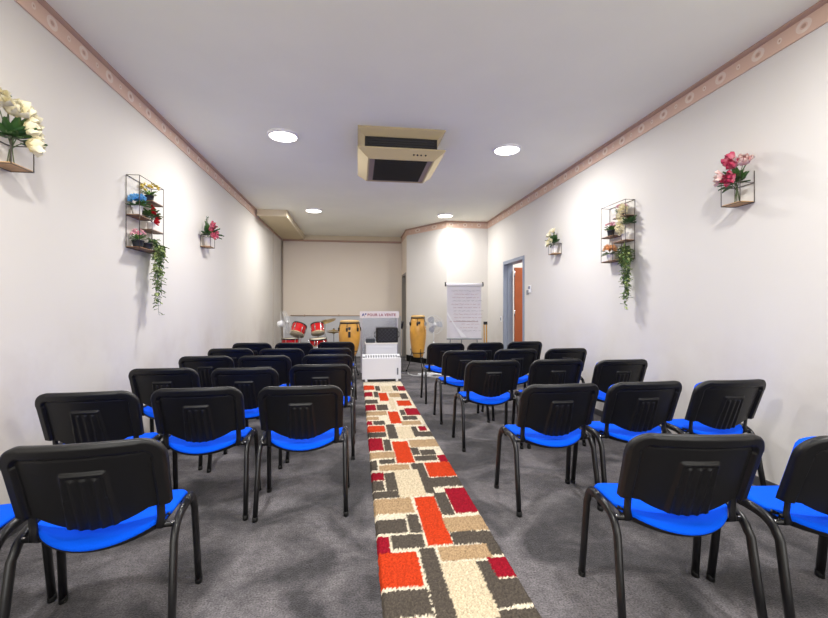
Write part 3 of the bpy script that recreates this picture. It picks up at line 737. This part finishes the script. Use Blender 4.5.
def bouquet(loc, label, s, heads, hr, c0, c1, lf=G2, nl=14, L=.11, sprigs=True, n=6, w=.85, alt=None, potted=True):
    """s: +1 when the room lies towards +x"""
    t = thing('flower_bouquet', label, 'flowers', loc, 0, GB)
    if potted: pot(t, .046, .115, M_whitepot)
    b = MB()
    if potted: stems(b, .11, [h[0] for h in heads])
    else:
        b.col = srgb('#5d6b4a')[:3]
        for q, hd in enumerate(heads):
            p = Vector(hd[0]); a = q*1.3; b.tube([(math.cos(a)*.018, math.sin(a)*.018, .0), (math.cos(a)*.006, math.sin(a)*.006, .09), (p.x*.5, p.y*.5, interp(.1, p.z, .55)), p], .0028, 6)
    for _ in range(nl):
        d = Vector((s*random.uniform(-.1, .9), random.uniform(-1, 1), random.uniform(-.1, .9))).normalized(); k = mixc(lf, G1, random.random()*.6)
        b.petal(Vector((0, 0, .14))+d*.04, d, (0, 0, 1), L*random.uniform(.7, 1.2), L*.45, .3, k, mixc(k, G3, .15), curl=-.15)
    if sprigs:
        for _ in range(3):
            y = random.uniform(-.09, .09); tip = Vector((s*random.uniform(0, .04), y, .36)); b.tube([(0, 0, .1), (0, y*.5, .25), tip], .0018, 5)
            for q in range(8):
                pq = Vector((0, y*.5, .25)).lerp(tip, q/7); b.petal(pq, rv(1)+Vector((0, 0, .5)), (0, 0, 1), .022, .014, .2, mixc(lf, (.3, .3, .28), .5), G1)
    b.build('foliage', M_leaf, t)
    for q, (p, d) in enumerate(heads):
        ca, cb = (alt if alt and q % 2 else (c0, c1))
        b = MB(); bloom(b, p, d, hr, n, ca, cb, .75, 2, w); fl = b.build('flower', M_petal, t)
        b = MB(); b.lathe([(.004, 0), (.011, .006), (.009, .024), (.002, .03)], 10, M=Matrix.Translation(p) @ Vector(d).to_track_quat('Z', 'Y').to_matrix().to_4x4()); b.build('flower_centre', mat('centre', '#a5612c', .7), fl)
    return t
loc = holder(-1, 2.545, 2.707, 'wire flower holder at the left edge holding cream magnolias')
bouquet(loc, 'large cream magnolia flowers at the left edge of the picture', 1,
        [((.04, -.005, .29), (.6, .4, .5)), ((.03, -.13, .29), (.5, -.6, .3)), ((.06, .0, .21), (.9, .3, .1)), ((.06, .02, .14), (.7, .5, -.05)), ((.03, -.06, .27), (.7, -.2, .5))], .090, crm, crml, nl=26, L=.105, n=6, w=1.0, potted=False)
loc = holder(-1, 5.664, 5.828, 'small wire flower holder beyond the left shelf holding pink flowers')
bouquet(loc, 'pink flowers in the holder beyond the left wire shelf', 1,
        [((.05, -.05, .25), (.8, -.3, .3)), ((.06, .02, .17), (.9, .2, 0)), ((.06, -.06, .14), (.9, -.4, 0)), ((.03, -.05, .19), (.9, -.3, .3))], .075, srgb('#e9a3ae')[:3], srgb('#cf5a72')[:3], nl=34, L=.13)
loc = holder(1, 5.716, 5.878, 'small wire flower holder beyond the right shelf holding cream flowers')
bouquet(loc, 'cream flowers in the holder between doorway and right wire shelf', -1,
        [((-.05, .03, .26), (-.6, .2, .4)), ((-.06, -.03, .18), (-.8, -.3, 0)), ((-.05, .06, .15), (-.7, .5, 0)), ((-.02, 0, .31), (-.3, .1, .6))], .065, crm, crml, nl=34, n=5, w=1.0)
loc = holder(1, 2.748, 2.910, 'wire flower holder on the right wall holding magenta magnolias', True)
bouquet(loc, 'magenta and white magnolias in the holder on the right wall', -1,
        [((-.03, .0, .315), (-.5, .4, .7)), ((-.03, -.075, .27), (-.5, -.6, .5)), ((-.05, -.03, .26), (-.7, -.2, .5)), ((-.06, .045, .20), (-.8, .5, .1)), ((-.07, -.035, .17), (-.9, -.1, .0))], .080, srgb('#f0b8c2')[:3], srgb('#b8144c')[:3], nl=40, L=.10, sprigs=False, n=6, w=.9, alt=(srgb('#d0336a')[:3], srgb('#f6dfd6')[:3]), potted=False)

# ------------------------------------------------------------------ small wall fittings
t = thing('thermostat', 'small white thermostat and switch beside the doorway', 'thermostat', (XR, 6.87, 1.62))
b = MB(); b.rbox(-.018, 0, -.09, .0, -.05, .08, .006); b.build('body', M_whiteplastic, t)
b = MB(); b.lathe([(.028, 0), (.026, .014), (.0, .014)], 16, M=Matrix.Translation((-.018, .03-.075, .04)) @ Matrix.Rotation(R(-90), 4, 'Y')); b.build('dial', M_greyplastic, t)
b = MB(); b.rbox(-.014, 0, .02, .10, -.08, -.0, .005); b.build('switch', M_greyplastic, t)
t = thing('light_switch', 'white light switch between the doorway and the alcove', 'switch', (XR, 8.28, 1.085))
b = MB(); b.rbox(-.010, 0, -.04, .04, -.06, .06, .004); b.build('plate', M_whiteplastic, t)
b = MB(); b.rbox(-.016, -.009, -.02, .02, -.03, .03, .003); b.build('rocker', M_greyplastic, t)

# ------------------------------------------------------------------ panel heater
t = thing('panel_heater', 'white panel heater standing at the end of the rug', 'heater', (.43, 7.43, 0))
b = MB(); b.rbox(-.345, .345, -.02, .0, .055, .425, .006); b.build('front_panel', M_white, t)
b = MB(); b.prism([(0, .06), (0, .415), (.035, .42), (.22, .472), (.22, .06)], -.335, .335, 'x'); o = b.build('casing', M_white, t)
b = MB()
for k in range(13):
    x = -.27+k*.045
    b.add([(x-.013, .06, .4285), (x+.013, .06, .4285), (x+.013, .17, .4595), (x-.013, .17, .4595)], [(0, 1, 2, 3)])
for x in (-.31, .31): b.add([(x-.02, .05, .4257), (x+.02, .05, .4257), (x+.02, .12, .4454), (x-.02, .12, .4454)], [(0, 1, 2, 3)])
b.build('vent_slots', M_grille, t)
b = MB(); b.rbox(.270, .295, -.026, -.018, .13, .25, .003); b.build('control', M_grille, t)
for sx_ in (-1, 1):
    b = MB(); b.box(sx_*.27-.02, sx_*.27+.02, -.05, .24, .02, .056); ft = b.build('foot', M_whiteplastic, t)
    b = MB()
    for y in (-.03, .22): b.lathe([(.018, -.012), (.018, .012)], 14, M=Matrix.Translation((sx_*.27, y, .019)) @ Matrix.Rotation(R(90), 4, 'Y'))
    b.build('castor', M_rubber, ft)

# white cabinet behind it, amplifier, black case
t = thing('white_cabinet', 'low white cabinet behind the panel heater', 'cabinet', (.455, 8.02, 0))
b = MB(); b.rbox(-.29, .29, -.15, .18, .0, .63, .006); b.build('carcass', M_white, t)
b = MB(); b.rbox(-.305, .305, -.165, .19, .63, .655, .005); b.build('top', mat('cabinet_top', '#eeeae4', .4), t)
b = MB()
for k in range(8): b.box(-.275, .275, -.156, -.15, .10+k*.062, .155+k*.062)
b.build('drawer_front', M_white, t)
t = thing('guitar_amplifier', 'black amplifier with diamond-pattern cloth on the white cabinet', 'amplifier', (.565, 8.0, .656))
b = MB(); b.rbox(-.205, .205, -.09, .12, .0, .285, .018); b.build('case', M_black, t)
b = MB(); b.box(-.175, .175, -.096, -.088, .03, .255); g = b.build('speaker_cloth', mat('cloth_dark', '#26262c', .8), t)
b = MB()
for k in range(-4, 9):
    for sg in (1, -1):
        x0 = -.175+k*.07; pts = []
        a = max(-.175, min(.175, x0)); 
        for q in range(13):
            x = x0+sg*q*.225/12*1.0 if sg > 0 else x0+.0-q*.225/12+.0
            z = .03+q*.225/12
            if -.175 <= x <= .175: pts.append((x, -.098, z))
        if len(pts) > 1: b.tube(pts, .003, 4)
b.build('piping', mat('piping_grey', '#3f3f48', .6), g)
for s in (-1, 1):
    b = MB(); b.tube([(s*.205, 0, .21), (s*.232, 0, .19), (s*.232, 0, .11), (s*.205, 0, .09)], .009, 6); b.build('handle', M_black, t)
t = thing('effects_box', 'low dark box left of the amplifier on the white cabinet', 'box', (.25, 7.98, .656))
b = MB(); b.rbox(-.085, .085, -.08, .10, 0, .075, .008); b.build('body', mat('slate_plastic', '#3a4048', .5), t)
b = MB()
for x in (-.05, -.015, .02, .055): b.lathe([(.009, 0), (.008, .012)], 10, M=Matrix.Translation((x, -.08, .045)) @ Matrix.Rotation(R(90), 4, 'X'))
b.build('knob', M_black, t)

# acrylic lectern with lettered banner
t = thing('acrylic_lectern', 'clear lectern with red lettered strip behind the amplifier', 'lectern', (.445, 8.42, 0))
b = MB(); b.box(-.34, .34, -.006, .006, .02, 1.12); b.build('front_panel', M_acrylic, t)
for s in (-1, 1):
    b = MB(); b.box(s*.36-.012, s*.36+.012, -.01, .30, .02, 1.15); b.build('side_panel', mat('frosted_edge', '#c8c4d0', .4), t)
b = MB(); b.box(-.36, .36, -.05, .38, 0, .02); b.build('base', M_acrylic, t)
b = MB(); b.box(-.38, .38, -.02, .34, 1.15, 1.165); b.build('reading_top', M_whiteplastic, t)
b = MB(); b.box(-.39, .39, -.030, -.022, 1.112, 1.245); bn = b.build('banner', M_banner, t)
def text(s, size, loc, m, parent, name='lettering'):
    cu = bpy.data.curves.new(name, 'FONT'); cu.body = s; cu.size = size; cu.extrude = .001; cu.offset = .0022; cu.space_character = 1.12
    o = bpy.data.objects.new(name, cu); C.objects.link(o); o.data.materials.append(m); o.rotation_euler = (R(90), 0, 0); o.location = loc
    dg = bpy.context.evaluated_depsgraph_get(); me = bpy.data.meshes.new_from_object(o.evaluated_get(dg)); bpy.data.objects.remove(o)
    o2 = bpy.data.objects.new(name, me); C.objects.link(o2); o2.rotation_euler = (R(90), 0, 0); o2.location = loc; o2.parent = parent
    return o2
text('A*', .080, (-.350, -.033, 1.148), M_blueink, bn)
text('POUR LA VENTE', .070, (-.240, -.033, 1.150), M_redink, bn)
t = thing('microphone', 'black microphone on a thin stand right of the lectern', 'microphone', (.895, 8.36, 0))
b = MB(); b.tube([(0, 0, .03), (0, 0, .93)], .007, 8); b.lathe([(.06, 0), (.06, .012), (.015, .03)], 24); b.build('stand', mat('stand_grey', '#77757a', .4), t)
b = MB(); b.tube([(-.006, 0, .90), (0, -.01, .98), (.012, -.02, 1.045)], .02, 12, radii=[.020, .022, .030]); b.build('microphone_body', M_black, t)

# ------------------------------------------------------------------ congas
def conga(name, label, x, y, zb_, zt_, rt, rb_, rbot, footr):
    t = thing(name, label, 'conga drum', (x, y, 0), 0, 'conga drums on tripod stands'); H = zt_-zb_
    b = MB(); prof = [(rbot*.93, zb_)]
    for k in range(15):
        q = k/14; r = rbot+(rb_-rbot)*math.sin(min(1, q/.68)*PI/2)**.85 if q < .68 else rt+(rb_-rt)*math.cos((q-.68)/.32*PI/2)
        prof.append((r, zb_+H*.93*q))
    b.lathe(prof, 32); b.build('shell', M_conga, t)
    b = MB(); b.lathe([(rt*1.02, zt_-.055), (rt*1.05, zt_-.02), (rt*.97, zt_), (rt*.6, zt_+.006), (.001, zt_+.008)], 32); b.build('drum_head', M_skin, t)
    b = MB(); b.lathe([(rt*1.03, zt_-.062), (rt*1.10, zt_-.055), (rt*1.10, zt_-.038), (rt*1.03, zt_-.034)], 32); b.build('tension_rim', M_blackmetal, t)
    for k in range(6):
        a = k*PI/3+.3; b = MB(); c, s = math.cos(a), math.sin(a)
        b.tube([(c*rt*1.08, s*rt*1.08, zt_-.05), (c*rb_*1.04, s*rb_*1.04, zt_-.16)], .006, 6)
        M = Matrix.Translation((c*rb_*1.01, s*rb_*1.01, zt_-.17)) @ Matrix.Rotation(a, 4, 'Z'); b.rbox(-.012, .018, -.016, .016, -.035, .035, .006, M); b.build('tension_lug', M_blackmetal, t)
    b = MB(); M = Matrix.Translation((0, -rb_*1.005, zt_-.15)); b.prism([(-.022, .03), (.022, .03), (.022, -.01), (0, -.035), (-.022, -.01)], -.004, .004, 'y', M); b.build('badge', M_blackmetal, t)
    zr = zb_+.12*H/.85
    b = MB(); b.tube([(math.cos(a*PI/12)*(rbot+.035), math.sin(a*PI/12)*(rbot+.035), zb_+.09) for a in range(25)], .009, 6, caps=False); b.build('stand_ring', M_blackmetal, t)
    for k in range(3):
        a = -PI/2+.25+k*2*PI/3; c, s = math.cos(a), math.sin(a); b = MB()
        b.tube([(c*(rbot+.055), s*(rbot+.055), zb_+.17), (c*(rbot+.035), s*(rbot+.035), zb_+.09), (c*footr*.75, s*footr*.75, .16), (c*footr, s*footr, .012)], .0095, 6); lg = b.build('stand_leg', M_blackmetal, t)
        b = MB(); b.lathe([(.016, 0), (.016, .025)], 10, M=Matrix.Translation((c*footr, s*footr, 0))); b.build('rubber_foot', M_rubber, lg)
    return t
conga('conga_drum', 'tall yellow conga drum beside the white fan', 1.246, 8.57, .30, 1.157, .135, .172, .098, .24)
conga('conga_drum', 'yellow conga drum left of the lectern, black panel on its shell', -.14, 8.10, .40, 1.075, .172, .205, .115, .23)
c2 = [o for o in C.objects if o.get('label', '').startswith('yellow conga')][0]
b = MB(); b.rbox(-.022, .022, -.222, -.19, .76, .87, .006); b.build('label_plate', M_blackmetal, c2)

# ------------------------------------------------------------------ fans
def fan(label, x, y, zc, rz, tilt, rad, blade_m, white_pole=True):
    t = thing('pedestal_fan', label, 'fan', (x, y, 0), rz, 'white pedestal fans')
    pole = MB(); pole.tube([(0, .03, .04), (0, .03, zc-.34)], .017, 12); pole.tube([(0, .03, zc-.34), (0, .03, zc-.05)], .011, 10); pole.build('pole', M_whiteplastic, t)
    b = MB(); 
    for a in (PI/4, 3*PI/4): 
        M = Matrix.Rotation(a, 4, 'Z'); b.rbox(-.26, .26, -.028, .028, 0, .03, .01, M)
    b.lathe([(.05, .03), (.035, .06), (.02, .09)], 16, M=Matrix.Translation((0, .03, -.0))); b.build('base', M_whiteplastic, t)
    H = Matrix.Translation((0, 0, zc)) @ Matrix.Rotation(tilt, 4, 'X')      # head faces -y
    b = MB(); b.lathe([(.03, -.17), (.062, -.15), (.07, -.07), (.055, -.03)], 20, M=H @ Matrix.Rotation(R(90), 4, 'X')); b.build('motor_housing', M_whiteplastic, t)
    b = MB()
    for yy, rr in ((-.045, rad), (.03, rad), (-.06, rad*.55), (.045, rad*.5)):
        b.tube([H @ Vector((math.cos(k*PI/18)*rr, yy, math.sin(k*PI/18)*rr)) for k in range(37)], .003, 5, caps=False)
    for k in range(48):
        a = k*2*PI/48; c, s = math.cos(a), math.sin(a)
        b.tube([H @ Vector((c*.03, -.065, s*.03)), H @ Vector((c*rad*.6, -.06, s*rad*.6)), H @ Vector((c*rad, -.03, s*rad)), H @ Vector((c*rad, .02, s*rad)), H @ Vector((c*rad*.6, .045, s*rad*.6)), H @ Vector((c*.05, .05, s*.05))], .0011, 3, caps=False)
    b.build('cage', M_cable, t)
    for k in range(3):
        a = k*2*PI/3+PI/2+.55; b = MB(); vs = []
        for i in range(7):
            q = i/6; r = interp(.03, rad*.9, q)
            for j in range(5):
                w = (j/4-.5)*(.5+.55*math.sin(PI*min(1, q*.85+.1)))*1.05; aa = a+w
                vs.append(H @ Vector((math.cos(aa)*r, -.005+.035*(j/4-.5), math.sin(aa)*r)))
        b.add(vs, [(i*5+j, i*5+j+1, i*5+j+6, i*5+j+5) for i in range(6) for j in range(4)], True); b.build('blade', blade_m, t)
    b = MB(); b.lathe([(.035, 0), (.034, .03), (.02, .045)], 16, M=H @ Matrix.Translation((0, -.02, 0)) @ Matrix.Rotation(R(90), 4, 'X')); b.build('hub', M_whiteplastic, t)
    return t
M_bg = mat('blade_grey', '#a9abb4', .35)
fan('white pedestal fan with grey blades between conga and flip chart', 1.50, 8.12, .985, R(7), R(-6), .185, M_bg)
fan('white pedestal fan turned sideways in the back corner', -1.50, 9.15, 1.00, R(112), R(-14), .25, mat('blade_pale', '#c9c9cf', .35))

M_hoop = mat('hoop_tan', '#b5a482', .4)
# ------------------------------------------------------------------ drum kit (each drum a thing)
def drum(name, label, x, y, z, r, h, tx, ty, head=M_drumhead, legs=None, support=None):
    t = thing(name, label, 'drum', (x, y, z), 0, 'red drum kit')
    M = Matrix.Rotation(tx, 4, 'X') @ Matrix.Rotation(ty, 4, 'Y')
    b = MB(); b.lathe([(r, -h/2), (r, h/2)], 32, M=M, closed=True); b.build('shell', M_red, t)
    for s in (-1, 1):
        b = MB(); b.lathe([(r*.985, s*h/2), (r*.98, s*(h/2+.008))], 32, M=M); b.build('drum_head', head, t)
        b = MB(); b.lathe([(r*1.005, s*(h/2-.014)), (r*1.045, s*(h/2-.014)), (r*1.045, s*(h/2+.012)), (r*.985, s*(h/2+.012))], 32, M=M, closed=True); b.build('hoop', M_blackmetal if s > 0 else M_hoop, t)
    b = MB()
    for k in range(6):
        a = k*PI/3+.2; c, s = math.cos(a), math.sin(a); b.tube([M @ Vector((c*r*1.05, s*r*1.05, -h/2)), M @ Vector((c*r*1.05, s*r*1.05, h/2))], .005, 5)
        b.tube([M @ Vector((c*r*1.03, s*r*1.03, -.03)), M @ Vector((c*r*1.03, s*r*1.03, .03))], .013, 6)
    b.build('tension_rods', M_chrome, t)
    if legs:
        for k in range(3):
            a = k*2*PI/3+.5; c, s = math.cos(a), math.sin(a); b = MB()
            b.tube([(c*r*1.07, s*r*1.07, .02), (c*r*1.09, s*r*1.09, -z+.03), (c*r*1.16, s*r*1.16, -z)], .008, 6); b.build('leg', M_chrome, t)
    if support:
        b = MB(); sx_, sy_, sz_ = support
        b.tube([(0, 0, -h/2-.0), (sx_, sy_, -h/2-.06), (sx_, sy_, sz_-z)], .012, 8); b.build('mount_post', M_chrome, t)
    return t
drum('rack_tom', 'red tom drum tilted beside the sideways fan', -1.27, 9.40, .835, .155, .22, R(-30), R(14), support=(.05, 0, .0))
drum('rack_tom', 'red tom drum under the larger cymbal', -.84, 9.22, .86, .135, .20, R(-26), R(-8), support=(.0, .10, .0))
drum('floor_tom', 'red floor tom low beside the sideways fan', -1.38, 9.02, .54, .17, .26, 0, 0, legs=True)
drum('snare_drum', 'red snare drum low under the right tom', -.80, 8.98, .60, .175, .13, R(4), R(-3), legs=True)
def cymbal(label, x, y, z, r, tilt, tx, hat=False):
    t = thing('hi_hat' if hat else 'crash_cymbal', label, 'cymbal', (x, y, 0), 0, 'cymbals on stands')
    M = Matrix.Translation((0, 0, z)) @ Matrix.Rotation(tilt, 4, 'Y') @ Matrix.Rotation(tx, 4, 'X')
    prof = [(r, -.012), (r*.6, .004), (r*.22, .010), (r*.16, .028), (.004, .034)]
    b = MB(); b.lathe(prof, 36, M=M); b.build('cymbal', M_brass, t)
    if hat:
        b = MB(); b.lathe([(a, -c_) for a, c_ in prof], 36, M=Matrix.Translation((0, 0, -.045)) @ M); b.build('cymbal', M_brass, t)
    b = MB(); b.tube([(0, 0, .25), (0, 0, z+.05)], .009 if not hat else .007, 8); b.tube([(0, 0, z+.02), (0, 0, z+.05)], .016, 8); b.build('stand_pole', M_chrome if not hat else M_blackmetal, t)
    for k in range(3):
        a = k*2*PI/3+.4; c, s = math.cos(a), math.sin(a); b = MB(); b.tube([(0, 0, .38), (c*.24, s*.24, .01)], .009, 6); b.build('leg', M_chrome, t)
cymbal('large bronze cymbal tilted on its stand above the drums', -.715, 9.66, 1.01, .25, R(-14), R(10))
cymbal('small pair of hi-hat cymbals between the drums and conga', -.50, 9.30, .82, .165, 0, 0, True)

# ------------------------------------------------------------------ flip chart
t = thing('flip_chart', 'flip chart easel with pink handwritten sheet in the alcove', 'flip chart', (2.17, 8.38, 0), R(-5))
b = MB(); b.rbox(-.355, .355, -.008, .008, .69, 1.78, .006); b.build('board', M_whiteplastic, t)
# sheet with a folded lower-left corner
b = MB(); N = 16; vs = []
W0, W1, Z0, Z1 = -.345, .345, .705, 1.745
for i in range(N+1):
    for j in range(N+1):
        x = interp(W0, W1, i/N); z = interp(Z0, Z1, j/N); vs.append((x, -.014-.006*math.sin(i*.9+j*.4)*(1-j/N), z))
b.add(vs, [(i*(N+1)+j, (i+1)*(N+1)+j, (i+1)*(N+1)+j+1, i*(N+1)+j+1) for i in range(N) for j in range(N)], True); sh = b.build('paper_sheet', M_paper, t)
b = MB(); b.add([(-.345, -.024, 1.23), (-.345, -.024, 1.17), (-.06, -.024, .712), (.06, -.024, .712), (-.16, -.032, .93)], [(0, 1, 2, 3, 4)]); b.build('folded_corner', mat('paper_white', '#eeedf0', .8), sh)
b = MB(); b2 = MB(); rnd = random.Random(3)
for k in range(13):
    z = 1.66-k*.068; x = -.28+rnd.uniform(0, .08); 
    while x < .30:
        w = rnd.uniform(.03, .10); q = b if k % 3 else b2
        lo = -.345+max(0, (1.25-z)/.53*.37)
        if x > lo: q.tube([(x+i*w/5, -.0235, z+rnd.uniform(-.008, .008)) for i in range(6)], .0028, 4)
        x += w+rnd.uniform(.01, .03)
b.tube([(-.30, -.024, 1.03), (-.1, -.024, 1.04), (.1, -.024, 1.035), (.29, -.024, 1.03)], .004, 4)
b.build('handwriting', M_ink, sh); b2.build('handwriting', M_ink2, sh)
b = MB(); b.tube([(-.375, -.02, 1.785), (.375, -.02, 1.785)], .032, 16); b.build('rolled_paper', mat('paper_bright', '#f2eff4', .8), t)
for s in (-1, 1):
    b = MB(); b.tube([(s*.372, -.02, 1.785), (s*.395, -.02, 1.785)], .036, 12); b.rbox(s*.385-.012, s*.385+.012, -.03, .0, 1.77, 1.84, .004); b.build('clamp', M_black, t)
b = MB(); b.rbox(-.36, .36, -.05, .0, .665, .69, .004); b.build('pen_tray', M_greyplastic, t)
for (x, y, dx, dy) in ((-.22, .04, -.10, .0), (.22, .04, .10, .0), (0, .06, 0, .40)):
    b = MB(); b.tube([(x, y, 1.5), (x+dx, y+dy, .012)], .011, 8); lg = b.build('leg', M_greyplastic, t)
# folded wooden stand
t = thing('wooden_music_stand', 'narrow folded wooden stand leaning right of the flip chart', 'stand', (2.72, 8.66, 0), R(-8))
for x in (-.028, .022):
    b = MB(); b.rbox(x-.012, x+.012, -.012, .012, 0, 1.0, .003, Matrix.Rotation(R(-4), 4, 'X')); b.build('slat', mat('honey_wood', '#c9963c', .4, noise_amt=.1), t)
b = MB(); b.rbox(-.04, .045, -.015, .018, .955, 1.02, .006, Matrix.Rotation(R(-4), 4, 'X')); b.build('clamp', M_black, t)
# cables
b = MB(); b.tube([(1.02, 8.45, .01), (1.0, 8.2, .01), (1.08, 8.0, .01), (1.25, 7.95, .01), (1.42, 7.80, .01), (1.6, 7.72, .01), (1.85, 7.85, .01), (2.3, 8.3, .01), (2.8, 8.6, .01)], .009, 6)
tag(b.build('power_cable', M_cable), 'pale power cable lying on the carpet by the congas', 'cable')
t = thing('power_strip', 'white power strip on the floor beside the tall conga', 'power strip', (1.26, 8.02, .018), R(20))
b = MB(); b.rbox(-.10, .10, -.025, .025, 0, .035, .006); b.build('body', M_whiteplastic, t)
b = MB()
for x in (-.06, 0, .06): b.lathe([(.018, .034), (.018, .037)], 14, M=Matrix.Translation((x, 0, 0)))
b.build('socket', M_greyplastic, t)

# ------------------------------------------------------------------ camera, world
cam = bpy.data.cameras.new('camera'); cam.sensor_width = 36; cam.lens = 36*420/828; cam.clip_start = .05
cam.shift_y = -1/828
o = bpy.data.objects.new('camera', cam); C.objects.link(o); o.location = (0, 0, 1.31); o.rotation_euler = (R(90), 0, -math.atan(57/420))
bpy.context.scene.camera = o
w = bpy.data.worlds.new('world'); bpy.context.scene.world = w; w.use_nodes = True
w.node_tree.nodes['Background'].inputs['Color'].default_value = (1, .98, .945, 1); w.node_tree.nodes['Background'].inputs['Strength'].default_value = 3.2
l = bpy.data.lights.new('lobby_glow', 'AREA'); l.size = 1; l.energy = 60; o = bpy.data.objects.new('lobby_glow', l); C.objects.link(o); o.location = (XR+1.1, 7.4, ZC-.05)
sc = bpy.context.scene
sc.view_settings.view_transform = 'Standard'; sc.view_settings.look = 'None'; sc.view_settings.exposure = 0
